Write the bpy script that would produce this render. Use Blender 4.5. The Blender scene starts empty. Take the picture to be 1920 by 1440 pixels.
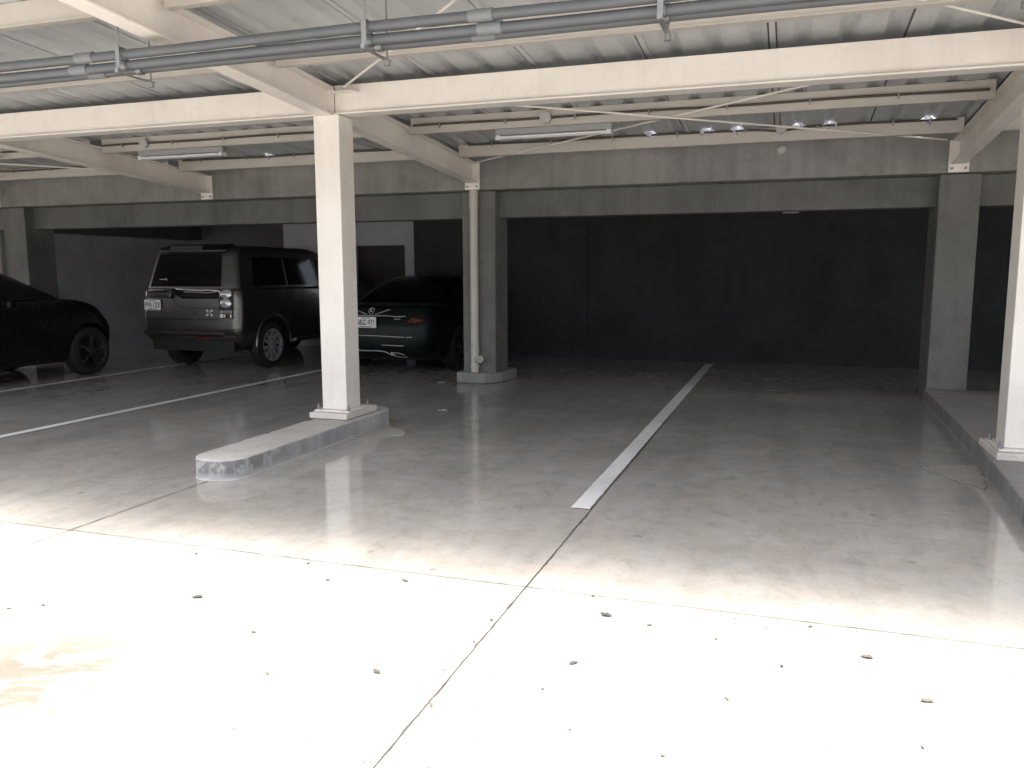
import bpy, bmesh, math, random
from mathutils import Vector, Matrix
R = math.radians
random.seed(7)
scene = bpy.context.scene
col = scene.collection

# ------------------------------------------------------------------ camera
CAM_H = 1.45
cam = bpy.data.cameras.new('camera')
camo = bpy.data.objects.new('camera', cam)
col.objects.link(camo)
scene.camera = camo
cam.sensor_width = 36.0
cam.sensor_fit = 'HORIZONTAL'
cam.lens = 1541.0 / 1920.0 * 36.0
cam.clip_start = 0.05
cam.clip_end = 600.0
M3 = Matrix(((0.94783, -0.04062, 0.31617), (0.31877, 0.12738, -0.93923), (-0.00212, 0.99102, 0.13369)))
q = M3.to_quaternion().normalized()
camo.matrix_world = Matrix.Translation((0, 0, CAM_H)) @ q.to_matrix().to_4x4()

# ------------------------------------------------------------------ world, sun, exposure
SUN_EL, SUN_AZ = 84.0, 184.0        # azimuth clockwise from +Y
world = bpy.data.worlds.new('World')
scene.world = world
world.use_nodes = True
nt = world.node_tree
sky = nt.nodes.new('ShaderNodeTexSky')
sky.sky_type = 'NISHITA'
sky.sun_disc = False
sky.sun_elevation = R(SUN_EL)
sky.sun_rotation = R(SUN_AZ)
sky.air_density = 1.0
sky.dust_density = 6.0
sky.ozone_density = 0.6
bg = nt.nodes['Background']
bg.inputs['Strength'].default_value = 0.10
hz = nt.nodes.new('ShaderNodeHueSaturation')      # thin white haze over the blue
hz.inputs['Saturation'].default_value = 0.45
nt.links.new(sky.outputs[0], hz.inputs['Color'])
nt.links.new(hz.outputs[0], bg.inputs['Color'])
sun = bpy.data.lights.new('sun', 'SUN')
sun.energy = 1.5
sun.angle = R(17)
sun.color = (1.0, 0.93, 0.83)
suno = bpy.data.objects.new('sun', sun)
col.objects.link(suno)
sd = Vector((math.sin(R(SUN_AZ)) * math.cos(R(SUN_EL)), math.cos(R(SUN_AZ)) * math.cos(R(SUN_EL)), math.sin(R(SUN_EL))))
suno.rotation_euler = sd.to_track_quat('Z', 'Y').to_euler()
suno.location = sd * 30
scene.view_settings.view_transform = 'Standard'
scene.view_settings.look = 'None'
scene.view_settings.gamma = 1.0
scene.view_settings.exposure = 2.75
scene.cycles.max_bounces = 12
scene.cycles.diffuse_bounces = 7
scene.cycles.glossy_bounces = 5
scene.cycles.transmission_bounces = 6


# ------------------------------------------------------------------ materials
def new_mat(name):
    m = bpy.data.materials.new(name)
    m.use_nodes = True
    return m, m.node_tree, m.node_tree.nodes['Principled BSDF']


def N(t, kind, **kw):
    n = t.nodes.new(kind)
    for k, v in kw.items():
        if k in n.inputs:
            n.inputs[k].default_value = v
        else:
            setattr(n, k, v)
    return n


def ramp(t, src, stops):
    r = t.nodes.new('ShaderNodeValToRGB')
    e = r.color_ramp.elements
    e[0].position, e[0].color = stops[0][0], (*stops[0][1], 1)
    e[1].position, e[1].color = stops[-1][0], (*stops[-1][1], 1)
    for p, c in stops[1:-1]:
        x = e.new(p)
        x.color = (*c, 1)
    t.links.new(src, r.inputs[0])
    return r.outputs[0]


def g3(v):
    return (v, v, v)


def mixc(t, fac, a, b, mode='MIX'):
    m = t.nodes.new('ShaderNodeMix')
    m.data_type = 'RGBA'
    m.blend_type = mode
    for sock, val in ((m.inputs[0], fac), (m.inputs[6], a), (m.inputs[7], b)):
        if hasattr(val, 'links'):
            t.links.new(val, sock)
        elif isinstance(val, tuple):
            sock.default_value = (*val, 1)
        else:
            sock.default_value = val
    return m.outputs[2]


def mathn(t, op, a, b=None, clamp=False):
    m = t.nodes.new('ShaderNodeMath')
    m.operation = op
    m.use_clamp = clamp
    for s, v in ((m.inputs[0], a), (m.inputs[1], b)):
        if v is None:
            continue
        if hasattr(v, 'links'):
            t.links.new(v, s)
        else:
            s.default_value = v
    return m.outputs[0]


def noise(t, vec, scale, detail=5.0, rough=0.6, dist=0.0):
    n = N(t, 'ShaderNodeTexNoise', Scale=scale, Detail=detail, Roughness=rough, Distortion=dist)
    t.links.new(vec, n.inputs['Vector'])
    return n.outputs['Fac']


def coords(t, scale=(1, 1, 1)):
    tc = t.nodes.new('ShaderNodeNewGeometry')
    mp = t.nodes.new('ShaderNodeMapping')
    mp.inputs['Scale'].default_value = scale
    t.links.new(tc.outputs['Position'], mp.inputs['Vector'])
    return mp.outputs[0]


def bump(t, b, h, strength=0.2, dist=0.01):
    n = N(t, 'ShaderNodeBump', Strength=strength, Distance=dist)
    t.links.new(h, n.inputs['Height'])
    t.links.new(n.outputs[0], b.inputs['Normal'])


def simple(name, color, rough=0.5, metal=0.0, var=0.08, scale=8.0, coat=0.0, spec=0.5):
    m, t, b = new_mat(name)
    v = coords(t)
    f = noise(t, v, scale)
    c = ramp(t, f, [(0.25, tuple(x * (1 - var) for x in color)), (0.75, tuple(min(1, x * (1 + var)) for x in color))])
    t.links.new(c, b.inputs['Base Color'])
    rr = ramp(t, noise(t, v, scale * 2.3), [(0.3, g3(max(0, rough - 0.06))), (0.7, g3(min(1, rough + 0.06)))])
    t.links.new(rr, b.inputs['Roughness'])
    b.inputs['Metallic'].default_value = metal
    b.inputs['Coat Weight'].default_value = coat
    b.inputs['Coat Roughness'].default_value = 0.06
    b.inputs['Specular IOR Level'].default_value = spec
    return m


def concrete(name, base, warm=0.0, dark=0.72, streak=0.0, rough=0.8, bmp=0.25):
    m, t, b = new_mat(name)
    v = coords(t)
    big = noise(t, v, 1.3, 6, 0.65, 0.4)
    c = ramp(t, big, [(0.3, (base[0] * dark, base[1] * dark, base[2] * dark)), (0.55, base), (0.8, tuple(min(1, x * 1.14) for x in base))])
    fine = noise(t, v, 38, 4, 0.7)
    c = mixc(t, 0.35, c, ramp(t, fine, [(0.3, g3(0.62)), (0.7, g3(1.0))]), 'MULTIPLY')
    if streak:
        vs = coords(t, (7, 7, 0.5))
        st = ramp(t, noise(t, vs, 1.0, 5, 0.6), [(0.42, g3(1.0)), (0.68, g3(0.55))])
        c = mixc(t, streak, c, st, 'MULTIPLY')
    t.links.new(c, b.inputs['Base Color'])
    b.inputs['Roughness'].default_value = rough
    b.inputs['Specular IOR Level'].default_value = 0.2
    bump(t, b, noise(t, v, 60, 6, 0.7), bmp, 0.006)
    return m


def floor_mat(name, base, polished):
    m, t, b = new_mat(name)
    v = coords(t)
    big = noise(t, v, 0.55, 6, 0.62, 0.6)
    mid = noise(t, v, 2.6, 7, 0.68, 0.5)
    fine = noise(t, v, 60, 5, 0.75)
    d, l = tuple(x * 0.66 for x in base), tuple(min(1, x * 1.22) for x in base)
    c = ramp(t, big, [(0.3, d), (0.5, base), (0.72, l)])
    # greyer and browner cloudy patches of trowelled cement
    c = mixc(t, ramp(t, mid, [(0.35, g3(0.0)), (0.7, g3(0.6))]), c, (base[0] * 0.80, base[1] * 0.80, base[2] * 0.82))
    c = mixc(t, ramp(t, noise(t, coords(t, (1.4, 0.9, 1)), 1.9, 7, 0.7, 1.2), [(0.5, g3(0.0)), (0.68, g3(0.55))]), c, (base[0] * 0.74, base[1] * 0.66, base[2] * 0.56))
    pk = ramp(t, noise(t, coords(t, (1, 1.1, 1)), 4.3, 8, 0.72, 0.7), [(0.44, g3(0.0)), (0.64, g3(0.7))])
    c = mixc(t, pk, c, (base[0] * 1.0, base[1] * 0.91, base[2] * 0.85))
    gn = ramp(t, noise(t, coords(t, (1.1, 1, 1.3)), 6.1, 8, 0.74, 0.5), [(0.49, g3(0.0)), (0.66, g3(0.6))])
    c = mixc(t, gn, c, (base[0] * 0.66, base[1] * 0.67, base[2] * 0.65))
    fl_ = ramp(t, noise(t, v, 17, 6, 0.7, 0.4), [(0.60, g3(1.0)), (0.70, g3(0.70))])
    c = mixc(t, 0.6, c, fl_, 'MULTIPLY')
    c = mixc(t, 0.30, c, ramp(t, fine, [(0.3, g3(0.6)), (0.65, g3(1.0))]), 'MULTIPLY')
    # tyre grime running along the bays
    gr = noise(t, coords(t, (2.2, 0.16, 1)), 1.4, 5, 0.6, 0.2)
    c = mixc(t, 0.32, c, ramp(t, gr, [(0.45, g3(1.0)), (0.70, g3(0.60))]), 'MULTIPLY')
    # dark drips
    vor = N(t, 'ShaderNodeTexVoronoi', Scale=2.1)
    t.links.new(v, vor.inputs['Vector'])
    spot = ramp(t, vor.outputs['Distance'], [(0.035, g3(0.45)), (0.06, g3(1.0))])
    c = mixc(t, 0.5, c, spot, 'MULTIPLY')
    if not polished:
        # rusty brown spill left of the walking line
        sub = N(t, 'ShaderNodeVectorMath', operation='DISTANCE')
        sub.inputs[1].default_value = (-2.55, 2.08, 0.0)
        t.links.new(v, sub.inputs[0])
        near = ramp(t, sub.outputs['Value'], [(0.2, g3(1.0)), (1.05, g3(0.0))])
        sn = ramp(t, noise(t, v, 3.1, 7, 0.7, 1.0), [(0.40, g3(0.0)), (0.54, g3(1.0))])
        fac = mathn(t, 'MULTIPLY', near, sn)
        # faint yellowish weathering nearer the viewer
        py = N(t, 'ShaderNodeSeparateXYZ')
        t.links.new(v, py.inputs[0])
        frn = ramp(t, mathn(t, 'MULTIPLY', py.outputs[1], 0.25), [(0.44, g3(1.0)), (0.66, g3(0.0))])
        wn = ramp(t, noise(t, v, 2.3, 8, 0.72, 0.9), [(0.54, g3(0.0)), (0.66, g3(0.95))])
        c = mixc(t, mathn(t, 'MULTIPLY', frn, wn), c, (0.108, 0.104, 0.088))
        sp_ = ramp(t, noise(t, v, 26, 4, 0.6), [(0.66, g3(0.0)), (0.72, g3(0.9))])
        c = mixc(t, sp_, c, (0.09, 0.085, 0.075))
        c = mixc(t, fac, c, (0.116, 0.106, 0.086))
    t.links.new(c, b.inputs['Base Color'])
    if polished:
        rr = ramp(t, noise(t, v, 1.7, 6, 0.65, 0.4), [(0.3, g3(0.05)), (0.7, g3(0.14))])
        b.inputs['Specular IOR Level'].default_value = 0.55
        bump(t, b, noise(t, v, 9, 4, 0.6), 0.05, 0.004)
    else:
        rr = ramp(t, mid, [(0.3, g3(0.55)), (0.7, g3(0.8))])
        bump(t, b, fine, 0.25, 0.004)
    t.links.new(rr, b.inputs['Roughness'])
    return m


def plastic_mat():
    m, t, b = new_mat('clear_plastic_film')
    v = coords(t)
    c = ramp(t, noise(t, v, 30, 4, 0.6), [(0.3, (0.78, 0.80, 0.90)), (0.7, (0.95, 0.95, 0.98))])
    t.links.new(c, b.inputs['Base Color'])
    b.inputs['Roughness'].default_value = 0.18
    tr = N(t, 'ShaderNodeBsdfTranslucent')
    t.links.new(c, tr.inputs['Color'])
    mx = N(t, 'ShaderNodeMixShader')
    mx.inputs[0].default_value = 0.65
    out = t.nodes['Material Output']
    t.links.new(b.outputs[0], mx.inputs[1])
    t.links.new(tr.outputs[0], mx.inputs[2])
    t.links.new(mx.outputs[0], out.inputs['Surface'])
    return m


def steel_paint():
    m, t, b = new_mat('cream_steel_paint')
    v = coords(t)
    c = ramp(t, noise(t, v, 2.2, 6, 0.65, 0.3), [(0.3, (0.70, 0.655, 0.60)), (0.55, (0.77, 0.73, 0.68)), (0.8, (0.79, 0.755, 0.71))])
    # light dust and rubbed spots
    c = mixc(t, 0.5, c, ramp(t, noise(t, v, 22, 5, 0.7, 0.6), [(0.60, g3(1.0)), (0.74, g3(0.72))]), 'MULTIPLY')
    st = ramp(t, noise(t, coords(t, (9, 9, 0.8)), 1.1, 5, 0.65, 0.3), [(0.50, g3(1.0)), (0.72, g3(0.72))])
    c = mixc(t, 0.2, c, st, 'MULTIPLY')
    sc_ = ramp(t, noise(t, coords(t, (5, 5, 2.2)), 6.0, 5, 0.75, 0.8), [(0.66, g3(0.0)), (0.70, g3(0.55))])
    c = mixc(t, sc_, c, (0.42, 0.36, 0.30))
    t.links.new(c, b.inputs['Base Color'])
    b.inputs['Roughness'].default_value = 0.48
    bump(t, b, noise(t, v, 45, 4, 0.6), 0.06, 0.004)
    return m


def sheet_metal():
    m, t, b = new_mat('roof_sheet_metal')
    v = coords(t)
    c = ramp(t, noise(t, coords(t, (3, 0.5, 1)), 1.5, 6, 0.65, 0.3), [(0.3, (0.41, 0.425, 0.435)), (0.7, (0.515, 0.53, 0.54))])
    c = mixc(t, 0.6, c, ramp(t, noise(t, v, 6, 6, 0.7, 0.8), [(0.55, g3(1.0)), (0.78, g3(0.66))]), 'MULTIPLY')
    t.links.new(c, b.inputs['Base Color'])
    b.inputs['Metallic'].default_value = 0.1
    rr = ramp(t, noise(t, v, 5, 5, 0.6), [(0.3, g3(0.38)), (0.7, g3(0.55))])
    t.links.new(rr, b.inputs['Roughness'])
    return m


def kerb_mat(name, k):
    m, t, b = new_mat(name)
    v = coords(t)
    geo = t.nodes.new('ShaderNodeNewGeometry')
    c = ramp(t, noise(t, v, 3.0, 6, 0.65, 0.4), [(0.3, (0.44 * k, 0.415 * k, 0.38 * k)), (0.7, (0.56 * k, 0.53 * k, 0.495 * k))])
    c = mixc(t, 0.4, c, ramp(t, noise(t, v, 45, 5, 0.7), [(0.3, g3(0.6)), (0.7, g3(1.0))]), 'MULTIPLY')
    # grey cement render and black rubber scuffs on the upright faces
    sx = N(t, 'ShaderNodeSeparateXYZ')
    t.links.new(geo.outputs['Normal'], sx.inputs[0])
    up = mathn(t, 'LESS_THAN', sx.outputs[2], 0.5)
    px = N(t, 'ShaderNodeSeparateXYZ')
    t.links.new(v, px.inputs[0])
    face = ramp(t, noise(t, coords(t, (3, 3, 0.8)), 1.6, 5, 0.6), [(0.35, (0.27 * k, 0.27 * k, 0.268 * k)), (0.65, (0.40 * k, 0.395 * k, 0.385 * k))])
    scuff = ramp(t, noise(t, coords(t, (5, 5, 2.6)), 2.0, 6, 0.72, 0.5), [(0.45, g3(0.0)), (0.53, g3(1.0))])
    hi = ramp(t, mathn(t, 'MULTIPLY', px.outputs[2], 6.6), [(0.12, g3(0.0)), (0.4, g3(0.62))])
    tip = ramp(t, mathn(t, 'ADD', mathn(t, 'MULTIPLY', px.outputs[1], 0.1), mathn(t, 'MULTIPLY', noise(t, coords(t, (2, 2, 0)), 1.1, 3), 0.12)), [(0.555, g3(1.0)), (0.62, g3(0.15))])
    sf = mathn(t, 'MULTIPLY', mathn(t, 'MULTIPLY', scuff, hi), tip)
    face = mixc(t, sf, face, (0.065, 0.066, 0.067))
    low = ramp(t, mathn(t, 'ADD', mathn(t, 'MULTIPLY', px.outputs[2], 12.0), mathn(t, 'MULTIPLY', noise(t, v, 14, 4), 0.35)), [(0.22, g3(1.0)), (0.42, g3(0.0))])
    face = mixc(t, low, face, (0.50 * k, 0.48 * k, 0.45 * k))
    c = mixc(t, up, c, face)
    t.links.new(c, b.inputs['Base Color'])
    b.inputs['Roughness'].default_value = 0.75
    bump(t, b, noise(t, v, 50, 6, 0.7), 0.3, 0.006)
    return m


M = {
    'floor': floor_mat('polished_concrete_floor', (0.43, 0.412, 0.382), True),
    'drive': floor_mat('driveway_concrete', (0.40, 0.39, 0.365), False),
    'earth': concrete('outer_ground', (0.36, 0.34, 0.31)),
    'joint': simple('joint_sealant', (0.05, 0.043, 0.036), 0.9, var=0.3, scale=30),
    'line': concrete('road_paint', (0.74, 0.73, 0.71), dark=0.82, rough=0.6, bmp=0.1),
    'steel': steel_paint(),
    'purlin': simple('purlin_paint', (0.48, 0.45, 0.41), 0.5, var=0.08, scale=3),
    'roof': sheet_metal(),
    'seam': simple('seam_shadow_gap', (0.09, 0.09, 0.09), 0.7),
    'pvc': simple('grey_pvc', (0.088, 0.097, 0.106), 0.42, var=0.12, scale=5),
    'pvc_light': simple('light_grey_pvc_sleeve', (0.155, 0.168, 0.178), 0.45),
    'galv': simple('galvanised_steel', (0.26, 0.265, 0.27), 0.45, 0.6),
    'dark': simple('dark_conduit', (0.07, 0.058, 0.048), 0.6),
    'box': simple('junction_box_grey', (0.40, 0.40, 0.385), 0.55),
    'fix': simple('luminaire_enamel', (0.21, 0.215, 0.22), 0.4),
    'tube': simple('unlit_tube_glass', (0.62, 0.63, 0.65), 0.2),
    'film': plastic_mat(),
    'conc': concrete('board_marked_concrete', (0.275, 0.273, 0.262), streak=0.35),
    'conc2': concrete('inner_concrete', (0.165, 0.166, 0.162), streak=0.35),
    'colc': concrete('column_concrete', (0.19, 0.190, 0.183), streak=0.25),
    'kerb': kerb_mat('kerb_concrete', 1.0),
    'pave': kerb_mat('pavement_concrete', 0.66),
    'plinth': concrete('white_plinth', (0.70, 0.64, 0.60), bmp=0.3),
    'mortar': concrete('mortar', (0.37, 0.345, 0.31), bmp=0.8),
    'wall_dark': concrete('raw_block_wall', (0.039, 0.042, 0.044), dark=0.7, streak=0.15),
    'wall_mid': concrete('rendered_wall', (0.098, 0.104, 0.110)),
    'wall_pale': concrete('painted_wall', (0.52, 0.53, 0.58), dark=0.9, bmp=0.1),
    'render_white': concrete('pale_render', (0.55, 0.53, 0.50)),
    'door': simple('dark_door', (0.035, 0.033, 0.03), 0.5),
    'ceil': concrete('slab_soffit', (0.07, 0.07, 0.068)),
    'drain': simple('cream_drain_pvc', (0.50, 0.475, 0.43), 0.42, var=0.1, scale=4),
    'leaf': simple('dry_leaf', (0.055, 0.05, 0.043), 0.8, var=0.4, scale=60),
    'leaf_b': simple('brown_leaf', (0.10, 0.088, 0.068), 0.8, var=0.3, scale=60),
    'paper': simple('paper_scrap', (0.62, 0.61, 0.58), 0.8),
    'paint_suv': simple('grey_brown_car_paint', (0.115, 0.11, 0.104), 0.32, 0.85, coat=0.3),
    'paint_black': simple('black_car_paint', (0.006, 0.0065, 0.007), 0.3, 0.0, coat=0.1, spec=0.2),
    'paint_green': simple('deep_green_black_car_paint', (0.004, 0.0075, 0.007), 0.32, 0.0, coat=0.04, spec=0.12),
    'glass': simple('tinted_car_glass', (0.004, 0.004, 0.005), 0.08, spec=0.14),
    'black': simple('black_plastic', (0.010, 0.010, 0.010), 0.55),
    'rubber': simple('tyre_rubber', (0.012, 0.012, 0.012), 0.8),
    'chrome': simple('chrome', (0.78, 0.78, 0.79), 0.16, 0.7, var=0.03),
    'alloy': simple('alloy_rim', (0.55, 0.55, 0.56), 0.3, 0.6),
    'alloy_dark': simple('dark_alloy_rim', (0.17, 0.17, 0.175), 0.28, 0.9),
    'lens_clear': simple('clear_lamp_lens', (0.55, 0.56, 0.57), 0.18, 0.5, var=0.35, scale=90),
    'lens_red': simple('red_lamp_lens', (0.10, 0.010, 0.012), 0.25),
    'plate': simple('plate_white', (0.70, 0.70, 0.71), 0.35, var=0.05, scale=40),
    'ink': simple('plate_ink', (0.02, 0.02, 0.022), 0.6),
}


# ------------------------------------------------------------------ mesh builder
class MB:
    def __init__(self):
        self.v, self.f, self.m = [], [], []

    def add(self, verts, faces, mi=0):
        o = len(self.v)
        self.v += [Vector(p) for p in verts]
        self.f += [[i + o for i in f] for f in faces]
        self.m += [mi] * len(faces)
        return self

    def box(self, x0, x1, y0, y1, z0, z1, mi=0):
        v = [(x0, y0, z0), (x1, y0, z0), (x1, y1, z0), (x0, y1, z0), (x0, y0, z1), (x1, y0, z1), (x1, y1, z1), (x0, y1, z1)]
        return self.add(v, [(0, 3, 2, 1), (4, 5, 6, 7), (0, 1, 5, 4), (1, 2, 6, 5), (2, 3, 7, 6), (3, 0, 4, 7)], mi)

    def prism(self, pts, vec, mi=0):
        """closed polygon pts (3-D) extruded by vec"""
        n = len(pts)
        vec = Vector(vec)
        v = [Vector(p) for p in pts] + [Vector(p) + vec for p in pts]
        f = [list(range(n))[::-1], list(range(n, 2 * n))]
        f += [(i, (i + 1) % n, n + (i + 1) % n, n + i) for i in range(n)]
        return self.add(v, f, mi)

    def tube(self, path, r, n=12, mi=0, cap=True):
        path = [Vector(p) for p in path]
        rs = r if isinstance(r, (list, tuple)) else [r] * len(path)
        rings = []
        up = None
        for i, p in enumerate(path):
            d = (path[min(i + 1, len(path) - 1)] - path[max(i - 1, 0)]).normalized()
            if up is None:
                up = Vector((0, 0, 1)) if abs(d.z) < 0.9 else Vector((1, 0, 0))
            a = d.cross(up).normalized()
            b = a.cross(d).normalized()
            up = b
            rings.append([p + (a * math.cos(2 * math.pi * k / n) + b * math.sin(2 * math.pi * k / n)) * rs[i] for k in range(n)])
        v = [p for r_ in rings for p in r_]
        f = []
        for i in range(len(rings) - 1):
            for k in range(n):
                f.append((i * n + k, i * n + (k + 1) % n, (i + 1) * n + (k + 1) % n, (i + 1) * n + k))
        if cap:
            f.append(list(range(n))[::-1])
            f.append([(len(rings) - 1) * n + k for k in range(n)])
        return self.add(v, f, mi)

    def build(self, name, mat, parent=None, smooth=0, bevel=0.0, solid=0.0, loc=None):
        me = bpy.data.meshes.new(name)
        off = Vector(loc) if loc else Vector((0, 0, 0))
        me.from_pydata([p - off for p in self.v], [], self.f)
        mats = mat if isinstance(mat, (list, tuple)) else [mat]
        for m in mats:
            me.materials.append(m)
        if len(mats) > 1:
            me.polygons.foreach_set('material_index', self.m)
        bm = bmesh.new()
        bm.from_mesh(me)
        bmesh.ops.recalc_face_normals(bm, faces=bm.faces)
        bm.to_mesh(me)
        bm.free()
        if smooth:
            me.polygons.foreach_set('use_smooth', [True] * len(me.polygons))
            me.set_sharp_from_angle(angle=R(smooth))
        me.update()
        o = bpy.data.objects.new(name, me)
        col.objects.link(o)
        o.location = off
        if bevel:
            b = o.modifiers.new('bevel', 'BEVEL')
            b.width = bevel
            b.segments = 2
            b.limit_method = 'ANGLE'
            b.angle_limit = R(40)
        if solid:
            s = o.modifiers.new('solid', 'SOLIDIFY')
            s.thickness = solid
            s.offset = 1
        if parent:
            o.parent = parent
            if not loc:
                pl = parent
                tot = Vector((0, 0, 0))
                while pl:
                    tot += pl.location
                    pl = pl.parent
                o.location = off - tot       # geometry was given in world coordinates
        return o


def local(mb, name, mat, parent, **kw):
    """part given in its parent's own coordinates"""
    o = mb.build(name, mat, None, **kw)
    o.parent = parent
    return o


def tag(o, label, cat, group=None, kind=None):
    if label:
        o['label'] = label
    if cat:
        o['category'] = cat
    if group:
        o['group'] = group
    if kind:
        o['kind'] = kind
    return o


def empty(name, loc, label, cat, group=None, rz=0.0):
    o = bpy.data.objects.new(name, None)
    o.empty_display_size = 0.2
    col.objects.link(o)
    o.location = loc
    o.rotation_euler = (0, 0, rz)
    return tag(o, label, cat, group)


def copy_tree(o, parent=None):
    c = o.copy()
    col.objects.link(c)
    if parent:
        c.parent = parent
    for ch in list(o.children):
        copy_tree(ch, c)
    return c


def text_mesh(body, size, depth):
    cu = bpy.data.curves.new('text', 'FONT')
    cu.body = body
    cu.size = size
    cu.extrude = depth
    cu.offset = size * 0.012
    cu.align_x = 'CENTER'
    cu.align_y = 'CENTER'
    o = bpy.data.objects.new('text', cu)
    col.objects.link(o)
    dg = bpy.context.evaluated_depsgraph_get()
    me = bpy.data.meshes.new_from_object(o.evaluated_get(dg))
    bpy.data.objects.remove(o)
    return me


# ------------------------------------------------------------------ setting: ground, floor, joints
def sheet(name, x0, x1, y0, y1, z, mat, th=0.0):
    mb = MB()
    if th:
        mb.box(x0, x1, y0, y1, z - th, z)
    else:
        mb.add([(x0, y0, z), (x1, y0, z), (x1, y1, z), (x0, y1, z)], [(0, 1, 2, 3)])
    o = mb.build(name, mat)
    o['kind'] = 'structure'
    return o


sheet('ground', -300, 300, -300, 300, -0.16, M['earth'])
JY = 3.495
fl = sheet('covered_floor', -30, 16, JY, 16.0, 0.0, M['floor'], 0.12)
dr = sheet('driveway', -30, 16, -14.0, JY - 0.003, 0.0, M['drive'], 0.12)


def joint(name, pts, w, label):
    """a crack of sealant with crumbling edges"""
    rnd = random.Random(hash(label) % 1000 if False else len(label))
    mb = MB()
    a, b = Vector(pts[0]), Vector(pts[1])
    n = max(8, int((b - a).length / 0.03))
    d = (b - a).normalized()
    s = Vector((-d.y, d.x, 0))
    L, Rr = [], []
    bl = br = 1.0
    for i in range(n + 1):
        bl = max(0.7, bl * 0.6 + (rnd.uniform(0.3, 1.6) if rnd.random() < 0.07 else 0.25))
        br = max(0.7, br * 0.6 + (rnd.uniform(0.3, 1.6) if rnd.random() < 0.07 else 0.25))
        p = a + (b - a) * i / n
        wob = s * rnd.uniform(-0.0012, 0.0012)
        L.append(p + s * (w / 2 * bl * rnd.uniform(0.75, 1.25)) + wob)
        Rr.append(p - s * (w / 2 * br * rnd.uniform(0.75, 1.25)) + wob)
    v = L + Rr
    f = [(i, i + 1, n + 2 + i, n + 1 + i) for i in range(n)]
    o = mb.add(v, f).build(name, M['joint'])
    o['kind'] = 'structure'
    o['label'] = label
    return o


joint('floor_joint', [(-1.11, -6, 0.003), (-1.11, 8.2, 0.003)], 0.009, 'dark floor joint running from the driveway along the right edge of the centre parking line')
joint('floor_joint', [(-16, 3.495, 0.004), (9, 3.495, 0.004)], 0.0045, 'thin floor joint across the front where driveway meets covered floor')
joint('floor_joint', [(-3.84, 3.2, 0.003), (-3.84, 4.70, 0.003)], 0.008, 'short floor joint running to the rounded end of the kerb island')
joint('floor_joint', [(-3.60, 6.68, 0.003), (1.36, 6.68, 0.003)], 0.006, 'thin floor joint between the kerb island and the raised pavement')
joint('floor_joint', [(-14, 6.68, 0.003), (-4.06, 6.68, 0.003)], 0.005, 'thin floor joint left of the kerb island')


def line(x, y0, y1, w, label, wear):
    rnd = random.Random(wear)
    mb = MB()
    n = int((y1 - y0) / 0.05)
    v, f = [], []
    for i in range(n + 1):
        y = y0 + (y1 - y0) * i / n
        v += [(x - w / 2 + rnd.uniform(-.002, .002), y, 0.007), (x + w / 2 + rnd.uniform(-.003, .003), y, 0.007)]
    f = [(2 * i, 2 * i + 1, 2 * i + 3, 2 * i + 2) for i in range(n)]
    o = mb.add(v, f).build('parking_line', M['line'])
    tag(o, label, 'parking line', 'white parking lines on the floor', 'thing')


line(-1.178, 4.815, 13.4, 0.118, 'broad white parking line in the empty bay pointing into the dark garage', 1)
line(-6.66, 4.9, 13.4, 0.105, 'thin white parking line between the boxy grey car and the white pillar', 2)
line(-9.25, 4.9, 13.4, 0.105, 'thin white parking line between the leftmost dark car and the boxy grey car', 3)

# ------------------------------------------------------------------ concrete building behind
bld = empty('garage_building', (-4, 10.1, 0), 'grey concrete garage building with deep beams and dark open parking bays', 'building')


def part(name, mat, parent, boxes, bevel=0.0, label=None):
    mb = MB()
    for b in boxes:
        mb.box(*b)
    o = mb.build(name, mat, parent, bevel=bevel)
    if label:
        o['label'] = label
    return o


XL, XR = -22.0, 10.0
part('fascia_beam', M['conc'], bld, [(XL, XR, 10.10, 10.62, 2.51, 2.934)], 0.012, 'upper concrete beam over the openings')
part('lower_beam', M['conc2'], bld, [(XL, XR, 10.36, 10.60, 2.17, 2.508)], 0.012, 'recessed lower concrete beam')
part('column', M['colc'], bld, [(-4.12, -3.66, 10.20, 10.70, 0.0, 2.506)], 0.015, 'concrete column behind the cream drainpipe at the middle')
part('column', M['colc'], bld, [(1.50, 1.905, 10.20, 10.85, 0.0, 2.506)], 0.012, 'concrete column at the end of the raised pavement')
part('column', M['colc'], bld, [(-12.12, -11.66, 10.20, 10.75, 0.0, 2.506)], 0.012, 'concrete column behind the leftmost dark car')
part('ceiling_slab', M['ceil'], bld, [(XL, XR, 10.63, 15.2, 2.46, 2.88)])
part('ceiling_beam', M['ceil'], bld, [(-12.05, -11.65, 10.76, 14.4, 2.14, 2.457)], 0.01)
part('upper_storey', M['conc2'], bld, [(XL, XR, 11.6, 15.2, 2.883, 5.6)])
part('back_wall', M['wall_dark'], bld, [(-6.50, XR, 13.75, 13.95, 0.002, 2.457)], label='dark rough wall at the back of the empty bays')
part('pilaster', M['wall_dark'], bld, [(-3.50, -3.28, 13.715, 13.747, 0.002, 2.456)])
part('painted_wall', M['wall_pale'], bld, [(-9.68, -8.07, 14.40, 14.6, 0.002, 2.457), (-7.0, -6.503, 14.40, 14.6, 0.002, 2.457), (-8.068, -7.002, 14.40, 14.6, 1.99, 2.457)], label='pale bluish painted wall around the dark doorway')
d_ = part('door', M['door'], bld, [(-8.065, -7.005, 14.50, 14.56, 0.002, 1.987)], label='dark door seen over the roof of the saloon car')
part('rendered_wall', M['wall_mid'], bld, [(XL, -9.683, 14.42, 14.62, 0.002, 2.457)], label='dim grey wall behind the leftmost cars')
part('side_wall', M['wall_dark'], bld, [(XL, XL + 0.2, 10.63, 14.4, 0.002, 2.457)])
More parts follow.
